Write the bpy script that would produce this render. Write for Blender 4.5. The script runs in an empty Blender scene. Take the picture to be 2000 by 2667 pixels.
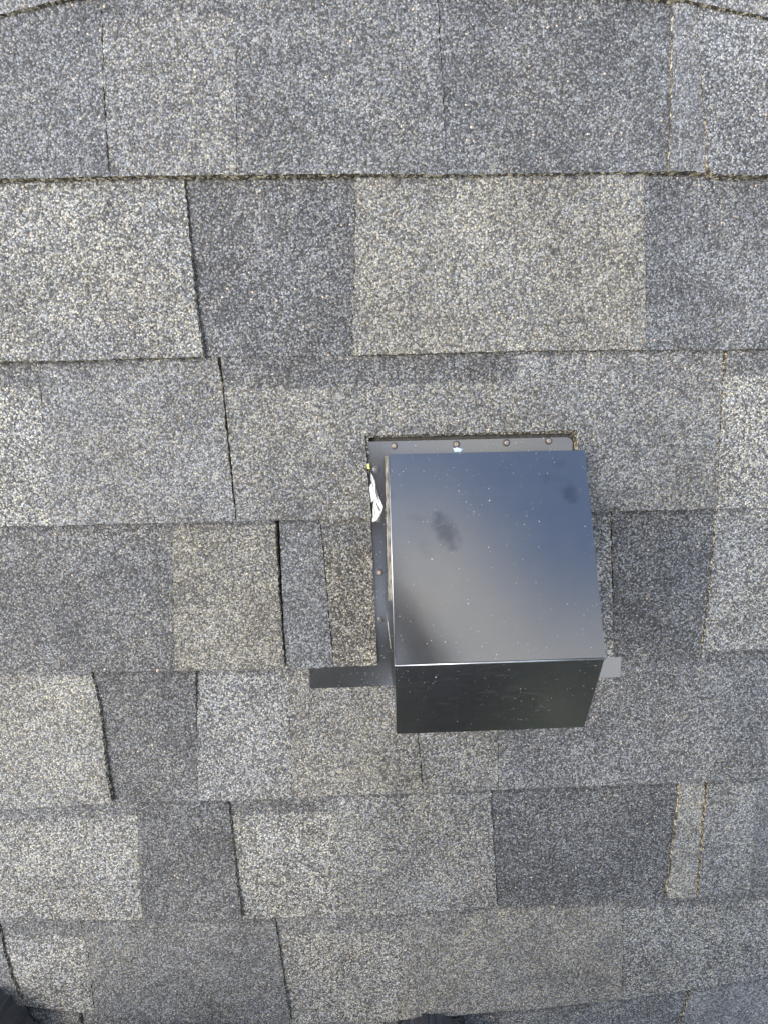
import bpy, bmesh, math, random
from mathutils import Matrix, Vector

random.seed(7)
R = math.radians
SC = bpy.context.scene
COL = SC.collection

# ------------------------------------------------------------------ frame of the roof
# Everything is laid out in roof coordinates (x along the courses, y upslope, z off the
# roof) and tipped by the pitch of the roof.
PITCH = R(22)
ROOF = Matrix.Translation((0, 0, 3.2)) @ Matrix.Rotation(PITCH, 4, 'X')
CAM_H = 0.35033
RX, RY, RZ = -0.133275, -0.022734, -0.024388
CAM_ROT = (Matrix.Rotation(RZ, 3, 'Z') @ Matrix.Rotation(RY, 3, 'Y') @ Matrix.Rotation(RX, 3, 'X'))

# ------------------------------------------------------------------ camera
cam = bpy.data.cameras.new('camera')
cam.sensor_fit = 'HORIZONTAL'
cam.sensor_width = 36
cam.lens = 18.0
cam.clip_start = 0.01
cam.clip_end = 2000
cam_o = bpy.data.objects.new('camera', cam)
COL.objects.link(cam_o)
cam_o.matrix_world = ROOF @ Matrix.Translation((0, 0, CAM_H)) @ CAM_ROT.to_4x4()
SC.camera = cam_o

# ------------------------------------------------------------------ sky, sun, exposure
SUN_ROOF = Vector((-0.75, 0.03, 1.0)).normalized()     # towards the sun, roof frame
SUN = (ROOF.to_3x3() @ SUN_ROOF).normalized()
CLOUD_SHIFT = (1.7, 0.9, 0.31)
CLOUD_TURN = (0.5, 0.0, 0.3)
world = bpy.data.worlds.new('World')
SC.world = world
world.use_nodes = True
wn = world.node_tree
sky = wn.nodes.new('ShaderNodeTexSky')
sky.sky_type = 'NISHITA'
sky.sun_disc = False
sky.sun_elevation = math.asin(SUN.z)
sky.sun_rotation = math.atan2(SUN.x, SUN.y) % (2 * math.pi)
sky.air_density = 1.0
sky.dust_density = 0.6
bg = wn.nodes['Background']
bg.inputs['Strength'].default_value = 0.15
# thin broken cloud over the whole sky
wtc = wn.nodes.new('ShaderNodeTexCoord')
wmap = wn.nodes.new('ShaderNodeMapping')
wmap.inputs['Location'].default_value = CLOUD_SHIFT
wmap.inputs['Rotation'].default_value = CLOUD_TURN
wnz = wn.nodes.new('ShaderNodeTexNoise')
wnz.inputs['Scale'].default_value = 2.1
wnz.inputs['Detail'].default_value = 5
wnz.inputs['Roughness'].default_value = 0.45
wr = wn.nodes.new('ShaderNodeMapRange')
wr.inputs[1].default_value, wr.inputs[2].default_value = 0.40, 0.66
wr.inputs[3].default_value, wr.inputs[4].default_value = 0.0, 0.85
wbw = wn.nodes.new('ShaderNodeRGBToBW')
wmul = wn.nodes.new('ShaderNodeVectorMath'); wmul.operation = 'MULTIPLY'
wmul.inputs[1].default_value = (3.05, 2.9, 2.55)
wmx = wn.nodes.new('ShaderNodeMix'); wmx.data_type = 'RGBA'
wn.links.new(wtc.outputs['Generated'], wmap.inputs[0])
wn.links.new(wmap.outputs[0], wnz.inputs['Vector'])
wn.links.new(wnz.outputs[0], wr.inputs[0])
wn.links.new(sky.outputs[0], wbw.inputs[0])
wn.links.new(wbw.outputs[0], wmul.inputs[0])
wn.links.new(wr.outputs[0], wmx.inputs[0])
wn.links.new(sky.outputs[0], wmx.inputs[6])
wn.links.new(wmul.outputs[0], wmx.inputs[7])
wn.links.new(wmx.outputs[2], bg.inputs['Color'])
sl = bpy.data.lights.new('sun', 'SUN')
sl.energy = 1.5
sl.angle = R(24)
sl.color = (1.0, 0.92, 0.80)
so = bpy.data.objects.new('sun', sl)
COL.objects.link(so)
so.rotation_euler = SUN.to_track_quat('Z', 'Y').to_euler()
so.location = (0, 0, 8)
SC.view_settings.view_transform = 'Standard'
SC.view_settings.look = 'None'
SC.view_settings.gamma = 1
SC.view_settings.use_curve_mapping = False
SC.view_settings.exposure = 2.3

# ------------------------------------------------------------------ helpers
def px(x, y, z=0.0):
    """Point of the photograph (2000 px wide) -> roof coordinates at height z."""
    d = CAM_ROT @ Vector(((x - 1000) / 1000, -(y - 1333.5) / 1000, -1))
    k = (CAM_H - z) / -d.z
    return Vector((d.x * k, d.y * k, z))

def link(o, parent=None):
    COL.objects.link(o)
    if parent is not None:
        o.parent = parent
    return o

def thing(name, label, cat, base=(0, 0, 0), group=None, kind=None, rotz=0):
    o = bpy.data.objects.new(name, None)
    o.empty_display_size = 0.05
    link(o)
    o.matrix_world = ROOF @ Matrix.Translation(base) @ Matrix.Rotation(rotz, 4, 'Z')
    o['label'] = label
    o['category'] = cat
    if group: o['group'] = group
    if kind: o['kind'] = kind
    o['base'] = list(base)
    return o

def mesh_obj(name, bm, mats, parent, shift=True, smooth=False):
    """Link a bmesh written in roof coordinates as a part of parent."""
    if shift and parent is not None and 'base' in parent:
        bmesh.ops.translate(bm, verts=bm.verts, vec=-Vector(parent['base']))
    me = bpy.data.meshes.new(name)
    bm.to_mesh(me)
    bm.free()
    for m in (mats if isinstance(mats, (list, tuple)) else [mats]):
        me.materials.append(m)
    if smooth:
        for p in me.polygons: p.use_smooth = True
    o = bpy.data.objects.new(name, me)
    link(o, parent)
    return o

def extrude_poly(bm, pts, z0, z1, mat=0, side_mat=0, bottom=True):
    """Prism from an outline (list of xy); z1 may be a function of the point."""
    f1 = z1 if callable(z1) else (lambda p: z1)
    top = [bm.verts.new((p[0], p[1], f1(p))) for p in pts]
    bot = [bm.verts.new((p[0], p[1], z0)) for p in pts]
    ft = bm.faces.new(top); ft.material_index = mat
    if ft.normal.z < 0 or sum((pts[i][0] * pts[(i + 1) % len(pts)][1] - pts[(i + 1) % len(pts)][0] * pts[i][1]) for i in range(len(pts))) < 0:
        pass
    n = len(pts)
    for i in range(n):
        f = bm.faces.new((top[i], bot[i], bot[(i + 1) % n], top[(i + 1) % n]))
        f.material_index = side_mat
    if bottom:
        f = bm.faces.new(bot[::-1]); f.material_index = side_mat
    bmesh.ops.recalc_face_normals(bm, faces=bm.faces)
    return ft

def box(bm, c, s, rot=None):
    vs = []
    for dz in (-.5, .5):
        for dx, dy in ((-.5, -.5), (.5, -.5), (.5, .5), (-.5, .5)):
            v = Vector((dx * s[0], dy * s[1], dz * s[2]))
            if rot is not None: v = rot @ v
            vs.append(bm.verts.new(v + Vector(c)))
    for f in ((3, 2, 1, 0), (4, 5, 6, 7), (0, 1, 5, 4), (1, 2, 6, 5), (2, 3, 7, 6), (3, 0, 4, 7)):
        bm.faces.new([vs[i] for i in f])

# ------------------------------------------------------------------ materials
def new_mat(name):
    m = bpy.data.materials.new(name)
    m.use_nodes = True
    nt = m.node_tree
    return m, nt, nt.nodes['Principled BSDF']

def N(nt, t, **kw):
    n = nt.nodes.new(t)
    for k, v in kw.items(): setattr(n, k, v)
    return n

def math_node(nt, op, a, b=None, clamp=False):
    n = N(nt, 'ShaderNodeMath', operation=op, use_clamp=clamp)
    for i, v in enumerate((a, b)):
        if v is None: continue
        if isinstance(v, (int, float)): n.inputs[i].default_value = v
        else: nt.links.new(v, n.inputs[i])
    return n.outputs[0]

def ramp(nt, fac, stops, interp='LINEAR'):
    r = N(nt, 'ShaderNodeValToRGB')
    r.color_ramp.interpolation = interp
    el = r.color_ramp.elements
    while len(el) < len(stops): el.new(0.5)
    for e, (p, c) in zip(el, stops):
        e.position = p
        e.color = (c[0], c[1], c[2], 1)
    nt.links.new(fac, r.inputs[0])
    return r.outputs[0]

def granule_material():
    m, nt, b = new_mat('asphalt_granules')
    L = nt.links.new
    tc = N(nt, 'ShaderNodeTexCoord').outputs['Object']
    at = N(nt, 'ShaderNodeAttribute', attribute_name='tab')
    sep = N(nt, 'ShaderNodeSeparateColor'); L(at.outputs['Color'], sep.inputs[0])
    tone, warm, grain = sep.outputs
    # wobble the coordinates a little so that cells are irregular
    v1 = N(nt, 'ShaderNodeTexVoronoi', feature='F1'); v1.inputs['Scale'].default_value = 680
    v2 = N(nt, 'ShaderNodeTexVoronoi', feature='F1'); v2.inputs['Scale'].default_value = 1100
    for v in (v1, v2): L(tc, v.inputs['Vector'])
    s1 = N(nt, 'ShaderNodeSeparateColor'); L(v1.outputs['Color'], s1.inputs[0])
    s2 = N(nt, 'ShaderNodeSeparateColor'); L(v2.outputs['Color'], s2.inputs[0])
    # patches
    n1 = N(nt, 'ShaderNodeTexNoise'); n1.inputs['Scale'].default_value = 17; n1.inputs['Detail'].default_value = 4
    n2 = N(nt, 'ShaderNodeTexNoise'); n2.inputs['Scale'].default_value = 75; n2.inputs['Detail'].default_value = 3
    for n in (n1, n2): L(tc, n.inputs['Vector'])
    # granule choice value
    cell = math_node(nt, 'ADD', math_node(nt, 'MULTIPLY', s1.outputs[0], 0.62), math_node(nt, 'MULTIPLY', s2.outputs[0], 0.38))
    dev = math_node(nt, 'MULTIPLY', math_node(nt, 'SUBTRACT', cell, 0.5), math_node(nt, 'ADD', math_node(nt, 'MULTIPLY', grain, 0.50), 0.47))
    val = math_node(nt, 'ADD', tone, dev)
    val = math_node(nt, 'ADD', val, math_node(nt, 'MULTIPLY', math_node(nt, 'SUBTRACT', n1.outputs[0], 0.5), 0.22))
    val = math_node(nt, 'ADD', val, math_node(nt, 'MULTIPLY', math_node(nt, 'SUBTRACT', n2.outputs[0], 0.5), 0.16), clamp=True)
    cool = ramp(nt, val, [(0.0, (.016, .017, .019)), (.22, (.056, .059, .066)), (.42, (.139, .147, .159)), (.62, (.26, .269, .272)), (.82, (.44, .442, .425)), (1, (.70, .70, .67))])
    wrm = ramp(nt, val, [(0.0, (.019, .017, .015)), (.22, (.066, .061, .050)), (.42, (.172, .160, .128)), (.62, (.305, .285, .225)), (.82, (.475, .445, .35)), (1, (.71, .67, .55))])
    wm = math_node(nt, 'ADD', warm, math_node(nt, 'MULTIPLY', math_node(nt, 'SUBTRACT', s1.outputs[1], 0.5), 1.3))
    nw = N(nt, 'ShaderNodeTexNoise'); nw.inputs['Scale'].default_value = 11; L(tc, nw.inputs['Vector'])
    wm = math_node(nt, 'ADD', wm, math_node(nt, 'MULTIPLY', math_node(nt, 'SUBTRACT', nw.outputs[0], 0.5), 0.9), clamp=True)
    mx = N(nt, 'ShaderNodeMix', data_type='RGBA'); L(wm, mx.inputs[0]); L(cool, mx.inputs[6]); L(wrm, mx.inputs[7])
    # the odd stray rusty or white granule
    stray = math_node(nt, 'GREATER_THAN', s1.outputs[2], 0.9975)
    mx2 = N(nt, 'ShaderNodeMix', data_type='RGBA'); L(math_node(nt, 'MULTIPLY', stray, 0.5), mx2.inputs[0]); L(mx.outputs[2], mx2.inputs[6])
    mx2.inputs[7].default_value = (.52, .40, .30, 1)
    # dark asphalt in the gaps between granules
    gap = N(nt, 'ShaderNodeMapRange'); L(v1.outputs['Distance'], gap.inputs[0])
    gap.inputs[1].default_value = 0.42; gap.inputs[2].default_value = 0.78; gap.inputs[3].default_value = 1.0; gap.inputs[4].default_value = 0.46
    mg = N(nt, 'ShaderNodeMix', data_type='RGBA', blend_type='MULTIPLY'); mg.inputs[0].default_value = 1
    L(mx2.outputs[2], mg.inputs[6]); L(gap.outputs[0], mg.inputs[7])
    L(mg.outputs[2], b.inputs['Base Color'])
    b.inputs['Roughness'].default_value = 0.85
    b.inputs['Specular IOR Level'].default_value = 0.3
    hgt = math_node(nt, 'SUBTRACT', math_node(nt, 'MULTIPLY', s1.outputs[2], 0.5), v1.outputs['Distance'])
    bp = N(nt, 'ShaderNodeBump'); bp.inputs['Strength'].default_value = 0.55; bp.inputs['Distance'].default_value = 0.0012
    L(hgt, bp.inputs['Height']); L(bp.outputs[0], b.inputs['Normal'])
    return m

def edge_material():
    m, nt, b = new_mat('asphalt_cut_edge')
    tc = N(nt, 'ShaderNodeTexCoord').outputs['Object']
    v = N(nt, 'ShaderNodeTexVoronoi'); v.inputs['Scale'].default_value = 520; nt.links.new(tc, v.inputs['Vector'])
    s = N(nt, 'ShaderNodeSeparateColor'); nt.links.new(v.outputs['Color'], s.inputs[0])
    c = ramp(nt, s.outputs[0], [(0, (.018, .015, .012)), (.45, (.06, .05, .036)), (.75, (.21, .18, .12)), (1, (.45, .40, .29))])
    nt.links.new(c, b.inputs['Base Color'])
    b.inputs['Roughness'].default_value = 0.9
    return m

def paint_material(name, base=(.118, .119, .122), rough=0.18, smudges=(), dust=1.0, dust_scale=420, scuffs=.05):
    """Satin black coil coated steel: mirrors the sky dimly; dust specks and hand smears."""
    m, nt, b = new_mat(name)
    L = nt.links.new
    tc = N(nt, 'ShaderNodeTexCoord').outputs['Object']
    v = N(nt, 'ShaderNodeTexVoronoi'); v.inputs['Scale'].default_value = dust_scale; L(tc, v.inputs['Vector'])
    s = N(nt, 'ShaderNodeSeparateColor'); L(v.outputs['Color'], s.inputs[0])
    nz = N(nt, 'ShaderNodeTexNoise'); nz.inputs['Scale'].default_value = 26; nz.inputs['Detail'].default_value = 3; L(tc, nz.inputs['Vector'])
    # specks: a few coarse ones and a fine dense dusting, each small inside its own cell
    def specks(vor, sp, keep, rmin, rvar):
        on = math_node(nt, 'GREATER_THAN', sp.outputs[0], math_node(nt, 'SUBTRACT', 1.0, math_node(nt, 'MULTIPLY', math_node(nt, 'POWER', nz.outputs[0], 3.0), keep * 1.6 * dust)))
        rad = math_node(nt, 'ADD', math_node(nt, 'MULTIPLY', math_node(nt, 'POWER', sp.outputs[1], 3), rvar), rmin)
        k = math_node(nt, 'MULTIPLY', on, math_node(nt, 'LESS_THAN', vor.outputs['Distance'], rad))
        return math_node(nt, 'MULTIPLY', k, math_node(nt, 'ADD', math_node(nt, 'MULTIPLY', sp.outputs[2], .65), .15))
    vb = N(nt, 'ShaderNodeTexVoronoi'); vb.inputs['Scale'].default_value = dust_scale * 2.2; L(tc, vb.inputs['Vector'])
    sb = N(nt, 'ShaderNodeSeparateColor'); L(vb.outputs['Color'], sb.inputs[0])
    speck = math_node(nt, 'MAXIMUM', specks(v, s, .38, .05, .22), specks(vb, sb, .75, .08, .22))
    # fine film of dust
    n2 = N(nt, 'ShaderNodeTexNoise'); n2.inputs['Scale'].default_value = 60; n2.inputs['Detail'].default_value = 6; L(tc, n2.inputs['Vector'])
    n3 = N(nt, 'ShaderNodeTexNoise'); n3.inputs['Scale'].default_value = 210; n3.inputs['Detail'].default_value = 4; L(tc, n3.inputs['Vector'])
    mask = None
    sx = N(nt, 'ShaderNodeSeparateXYZ'); L(tc, sx.inputs[0])
    for (cx, cy, rx, ry, ang, amt) in smudges:
        dx = math_node(nt, 'SUBTRACT', sx.outputs[0], cx); dy = math_node(nt, 'SUBTRACT', sx.outputs[1], cy)
        ca, sa = math.cos(ang), math.sin(ang)
        u = math_node(nt, 'DIVIDE', math_node(nt, 'ADD', math_node(nt, 'MULTIPLY', dx, ca), math_node(nt, 'MULTIPLY', dy, sa)), rx)
        w = math_node(nt, 'DIVIDE', math_node(nt, 'SUBTRACT', math_node(nt, 'MULTIPLY', dy, ca), math_node(nt, 'MULTIPLY', dx, sa)), ry)
        d2 = math_node(nt, 'ADD', math_node(nt, 'MULTIPLY', u, u), math_node(nt, 'MULTIPLY', w, w))
        d2 = math_node(nt, 'ADD', d2, math_node(nt, 'MULTIPLY', math_node(nt, 'SUBTRACT', n3.outputs[0], 0.5), 2.6))
        k = N(nt, 'ShaderNodeMapRange'); L(d2, k.inputs[0])
        k.inputs[1].default_value = 1.25; k.inputs[2].default_value = 0.1; k.inputs[3].default_value = 0; k.inputs[4].default_value = amt
        mask = k.outputs[0] if mask is None else math_node(nt, 'MAXIMUM', mask, k.outputs[0])
    bc = N(nt, 'ShaderNodeMix', data_type='RGBA')
    bc.inputs[6].default_value = (*base, 1); bc.inputs[7].default_value = (.07, .072, .078, 1)
    if mask is not None: L(mask, bc.inputs[0])
    else: bc.inputs[0].default_value = 0
    b.inputs['Metallic'].default_value = 0.92
    L(bc.outputs[2], b.inputs['Base Color'])
    r0 = math_node(nt, 'ADD', math_node(nt, 'MULTIPLY', n2.outputs[0], 0.08), rough - 0.04)
    n4 = N(nt, 'ShaderNodeTexNoise'); n4.inputs['Scale'].default_value = 13; n4.inputs['Detail'].default_value = 2; L(tc, n4.inputs['Vector'])
    oc = N(nt, 'ShaderNodeBump'); oc.inputs['Distance'].default_value = 0.0012; oc.inputs['Strength'].default_value = 0.35
    L(n4.outputs[0], oc.inputs['Height']); L(oc.outputs[0], b.inputs['Normal'])
    L(r0, b.inputs['Roughness'])
    # faint curved scuffs
    mp = N(nt, 'ShaderNodeMapping'); mp.inputs['Rotation'].default_value = (0, 0, .45); mp.inputs['Scale'].default_value = (14, 120, 60); L(tc, mp.inputs[0])
    ns = N(nt, 'ShaderNodeTexNoise'); ns.inputs['Detail'].default_value = 4; ns.inputs['Distortion'].default_value = 1.2; L(mp.outputs[0], ns.inputs['Vector'])
    ks = N(nt, 'ShaderNodeMapRange'); L(ns.outputs[0], ks.inputs[0])
    ks.inputs[1].default_value = .60; ks.inputs[2].default_value = .72; ks.inputs[3].default_value = 0; ks.inputs[4].default_value = 1
    sc_ = math_node(nt, 'MULTIPLY', math_node(nt, 'MULTIPLY', ks.outputs[0], math_node(nt, 'POWER', nz.outputs[0], 2.0)), scuffs)
    speck = math_node(nt, 'MAXIMUM', speck, sc_)
    d = N(nt, 'ShaderNodeBsdfDiffuse'); d.inputs['Color'].default_value = (.42, .42, .41, 1)
    ms = N(nt, 'ShaderNodeMixShader'); L(speck, ms.inputs[0])
    L(b.outputs[0], ms.inputs[1]); L(d.outputs[0], ms.inputs[2])
    L(ms.outputs[0], nt.nodes['Material Output'].inputs['Surface'])
    return m

def plain(name, col, rough=0.6, metal=0.0, noise=0.0, scale=80, bump=0.0):
    m, nt, b = new_mat(name)
    b.inputs['Roughness'].default_value = rough
    b.inputs['Metallic'].default_value = metal
    b.inputs['Base Color'].default_value = (*col, 1)
    if noise or bump:
        tc = N(nt, 'ShaderNodeTexCoord').outputs['Object']
        n = N(nt, 'ShaderNodeTexNoise'); n.inputs['Scale'].default_value = scale; n.inputs['Detail'].default_value = 5
        nt.links.new(tc, n.inputs['Vector'])
        if noise:
            c = ramp(nt, n.outputs[0], [(.3, tuple(x * (1 - noise) for x in col)), (.7, tuple(min(1, x * (1 + noise)) for x in col))])
            nt.links.new(c, b.inputs['Base Color'])
        if bump:
            bp = N(nt, 'ShaderNodeBump'); bp.inputs['Distance'].default_value = bump; bp.inputs['Strength'].default_value = 0.7
            nt.links.new(n.outputs[0], bp.inputs['Height']); nt.links.new(bp.outputs[0], b.inputs['Normal'])
    return m

GRAN = granule_material()
EDGE = edge_material()
FELT = plain('roofing_felt', (.02, .019, .018), 0.95, noise=.4, scale=300, bump=.001)
TURF = plain('turf', (.05, .085, .03), 0.95, noise=.5, scale=1.5)

# ------------------------------------------------------------------ ground and roof deck
bm = bmesh.new()
s = 600
bm.faces.new([bm.verts.new(p) for p in ((-s, -s, 0), (s, -s, 0), (s, s, 0), (-s, s, 0))])
g = mesh_obj('ground', bm, TURF, None)
g['kind'] = 'structure'; g['label'] = 'grass yard far below the eaves of the roof'

# unseen tree line beyond the eaves, added to darken the vent front reflection
rt = random.Random(21)
LEAF = plain('foliage', (.045, .07, .025), .8, noise=.5, scale=.8)
bm = bmesh.new()
for i in range(110):
    a = i / 110 * 2 * math.pi + rt.uniform(-.03, .03)
    d = rt.uniform(26, 44)
    c = Vector((d * math.cos(a), d * math.sin(a), 0))
    hgt = rt.uniform(9, 14); w = rt.uniform(2.8, 4.4)
    for k in range(3):                                  # trunk
        p = c + Vector((rt.uniform(-.15, .15), rt.uniform(-.15, .15), 0))
        q = c + Vector((rt.uniform(-1, 1), rt.uniform(-1, 1), hgt * .75))
        vsx = [bm.verts.new(v) for v in (p + Vector((.16, 0, 0)), p + Vector((-.08, .14, 0)), p + Vector((-.08, -.14, 0)))]
        bm.faces.new(vsx); top_v = bm.verts.new(q)
        for j in range(3): bm.faces.new((vsx[j], vsx[(j + 1) % 3], top_v))
    for k in range(230):                                # leaf sprays through the crown
        u = Vector((rt.gauss(0, 1), rt.gauss(0, 1), rt.gauss(0, 1))).normalized() * (rt.random() ** .4)
        p = c + Vector((u.x * w, u.y * w, hgt * .56 + u.z * hgt * .46))
        n1 = Vector((rt.gauss(0, 1), rt.gauss(0, 1), rt.gauss(0, 1))).normalized()
        n2 = n1.orthogonal().normalized(); s_ = rt.uniform(.35, .75)
        bm.faces.new([bm.verts.new(p + n1 * s_ * x + n2 * s_ * y) for x, y in ((-1, -.4), (.2, -.8), (1, .3), (-.3, .9))])
tr_o = mesh_obj('added_trees', bm, LEAF, None)
tr_o['kind'] = 'stuff'; tr_o['label'] = 'far leafy tree line below the roof, added out of view to darken the vent reflection'

roof = thing('roof', 'grey asphalt shingle roof with tabs in light and dark blends', 'roof', kind='structure')
bm = bmesh.new()
extrude_poly(bm, [(-2.6, -1.75), (2.6, -1.75), (2.6, 1.6), (-2.6, 1.6)], -0.02, -0.0008)
mesh_obj('roof_deck', bm, FELT, roof)

# ------------------------------------------------------------------ shingles
# course lines of the photograph (lower edge of each course), left to right
LINES = {
    -1: [(-80, -520), (1000, -530), (2080, -520)],
    0: [(-60, 58), (0, 36), (60, 22), (115, 8), (170, -6), (260, -16), (420, -24), (1000, -28), (1500, -22), (1700, -12), (1790, 0), (1880, 18), (1950, 32), (2000, 42), (2060, 56)],
    1: [(-60, 467), (0, 464), (280, 458), (480, 454), (900, 452), (1200, 453), (1400, 450), (1660, 446), (1800, 445), (1840, 448), (1860, 452), (2000, 455), (2060, 456)],
    2: [(-60, 943), (0, 941), (95, 941), (280, 935), (560, 928), (800, 926), (1000, 923), (1340, 913), (2000, 908), (2060, 907)],
    3: [(-60, 1373), (0, 1371), (440, 1362), (720, 1355), (970, 1350), (1530, 1333), (1860, 1325), (2060, 1322)],
    4: [(-60, 1757), (0, 1755), (230, 1750), (480, 1748), (700, 1744), (800, 1739), (982, 1733), (1615, 1712), (1660, 1706), (1830, 1699), (1950, 1692), (2060, 1690)],
    5: [(-60, 2114), (0, 2110), (290, 2092), (500, 2086), (595, 2086), (880, 2073), (1070, 2066), (1280, 2058), (1760, 2040), (2000, 2026), (2060, 2022)],
    6: [(-60, 2388), (0, 2390), (210, 2398), (640, 2395), (720, 2391), (1000, 2385), (1050, 2382), (1300, 2363), (1620, 2346), (1735, 2341), (1820, 2337), (2000, 2318), (2060, 2310)],
    7: [(-60, 2592), (0, 2608), (60, 2622), (210, 2638), (320, 2652), (520, 2664), (800, 2668), (1000, 2662), (1150, 2650), (1240, 2641), (1400, 2628), (1620, 2604), (1790, 2580), (2000, 2546), (2060, 2534)],
    8: [(-60, 2830), (1000, 2880), (1500, 2850), (2060, 2770)],
}

def line_y(k, x):
    P = LINES[k]
    if x <= P[0][0]: return P[0][1] + (x - P[0][0]) * 0.0
    if x >= P[-1][0]: return P[-1][1]
    for (x0, y0), (x1, y1) in zip(P, P[1:]):
        if x0 <= x <= x1:
            return y0 + (y1 - y0) * (x - x0) / (x1 - x0)

def seam_x(s, y):
    """seam = list of (x, y) image points going down."""
    if y <= s[0][1]:
        (x0, y0), (x1, y1) = s[0], s[1]
    elif y >= s[-1][1]:
        (x0, y0), (x1, y1) = s[-2], s[-1]
    else:
        for (x0, y0), (x1, y1) in zip(s, s[1:]):
            if y0 <= y <= y1: break
    return x0 + (x1 - x0) * (y - y0) / (y1 - y0)

def dense(pts, step):
    out = []
    for a, b in zip(pts, pts[1:]):
        n = max(1, int((b - a).length / step))
        for i in range(n): out.append(a.lerp(b, i / n))
    out.append(pts[-1])
    return out

def fray(pts, amp, rng):
    """Granule-sized raggedness along a cut edge (ends stay)."""
    out = [pts[0]]
    for a in pts[1:-1]:
        out.append(a + Vector((rng.uniform(-amp, amp), rng.uniform(-amp, amp), 0)))
    out.append(pts[-1])
    return out

LIP = 0.034        # how far a tab runs on under the course above

def set_tab(bm, face, tone, warm, grain, layer):
    warm = max(0, min(1, warm + .14 + (tone - .5) * .4))
    tone = .540 + (tone - .5) * (.43 if tone > .5 else .64)
    for l in face.loops: l[layer] = (tone, warm, grain, 1)

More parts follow.
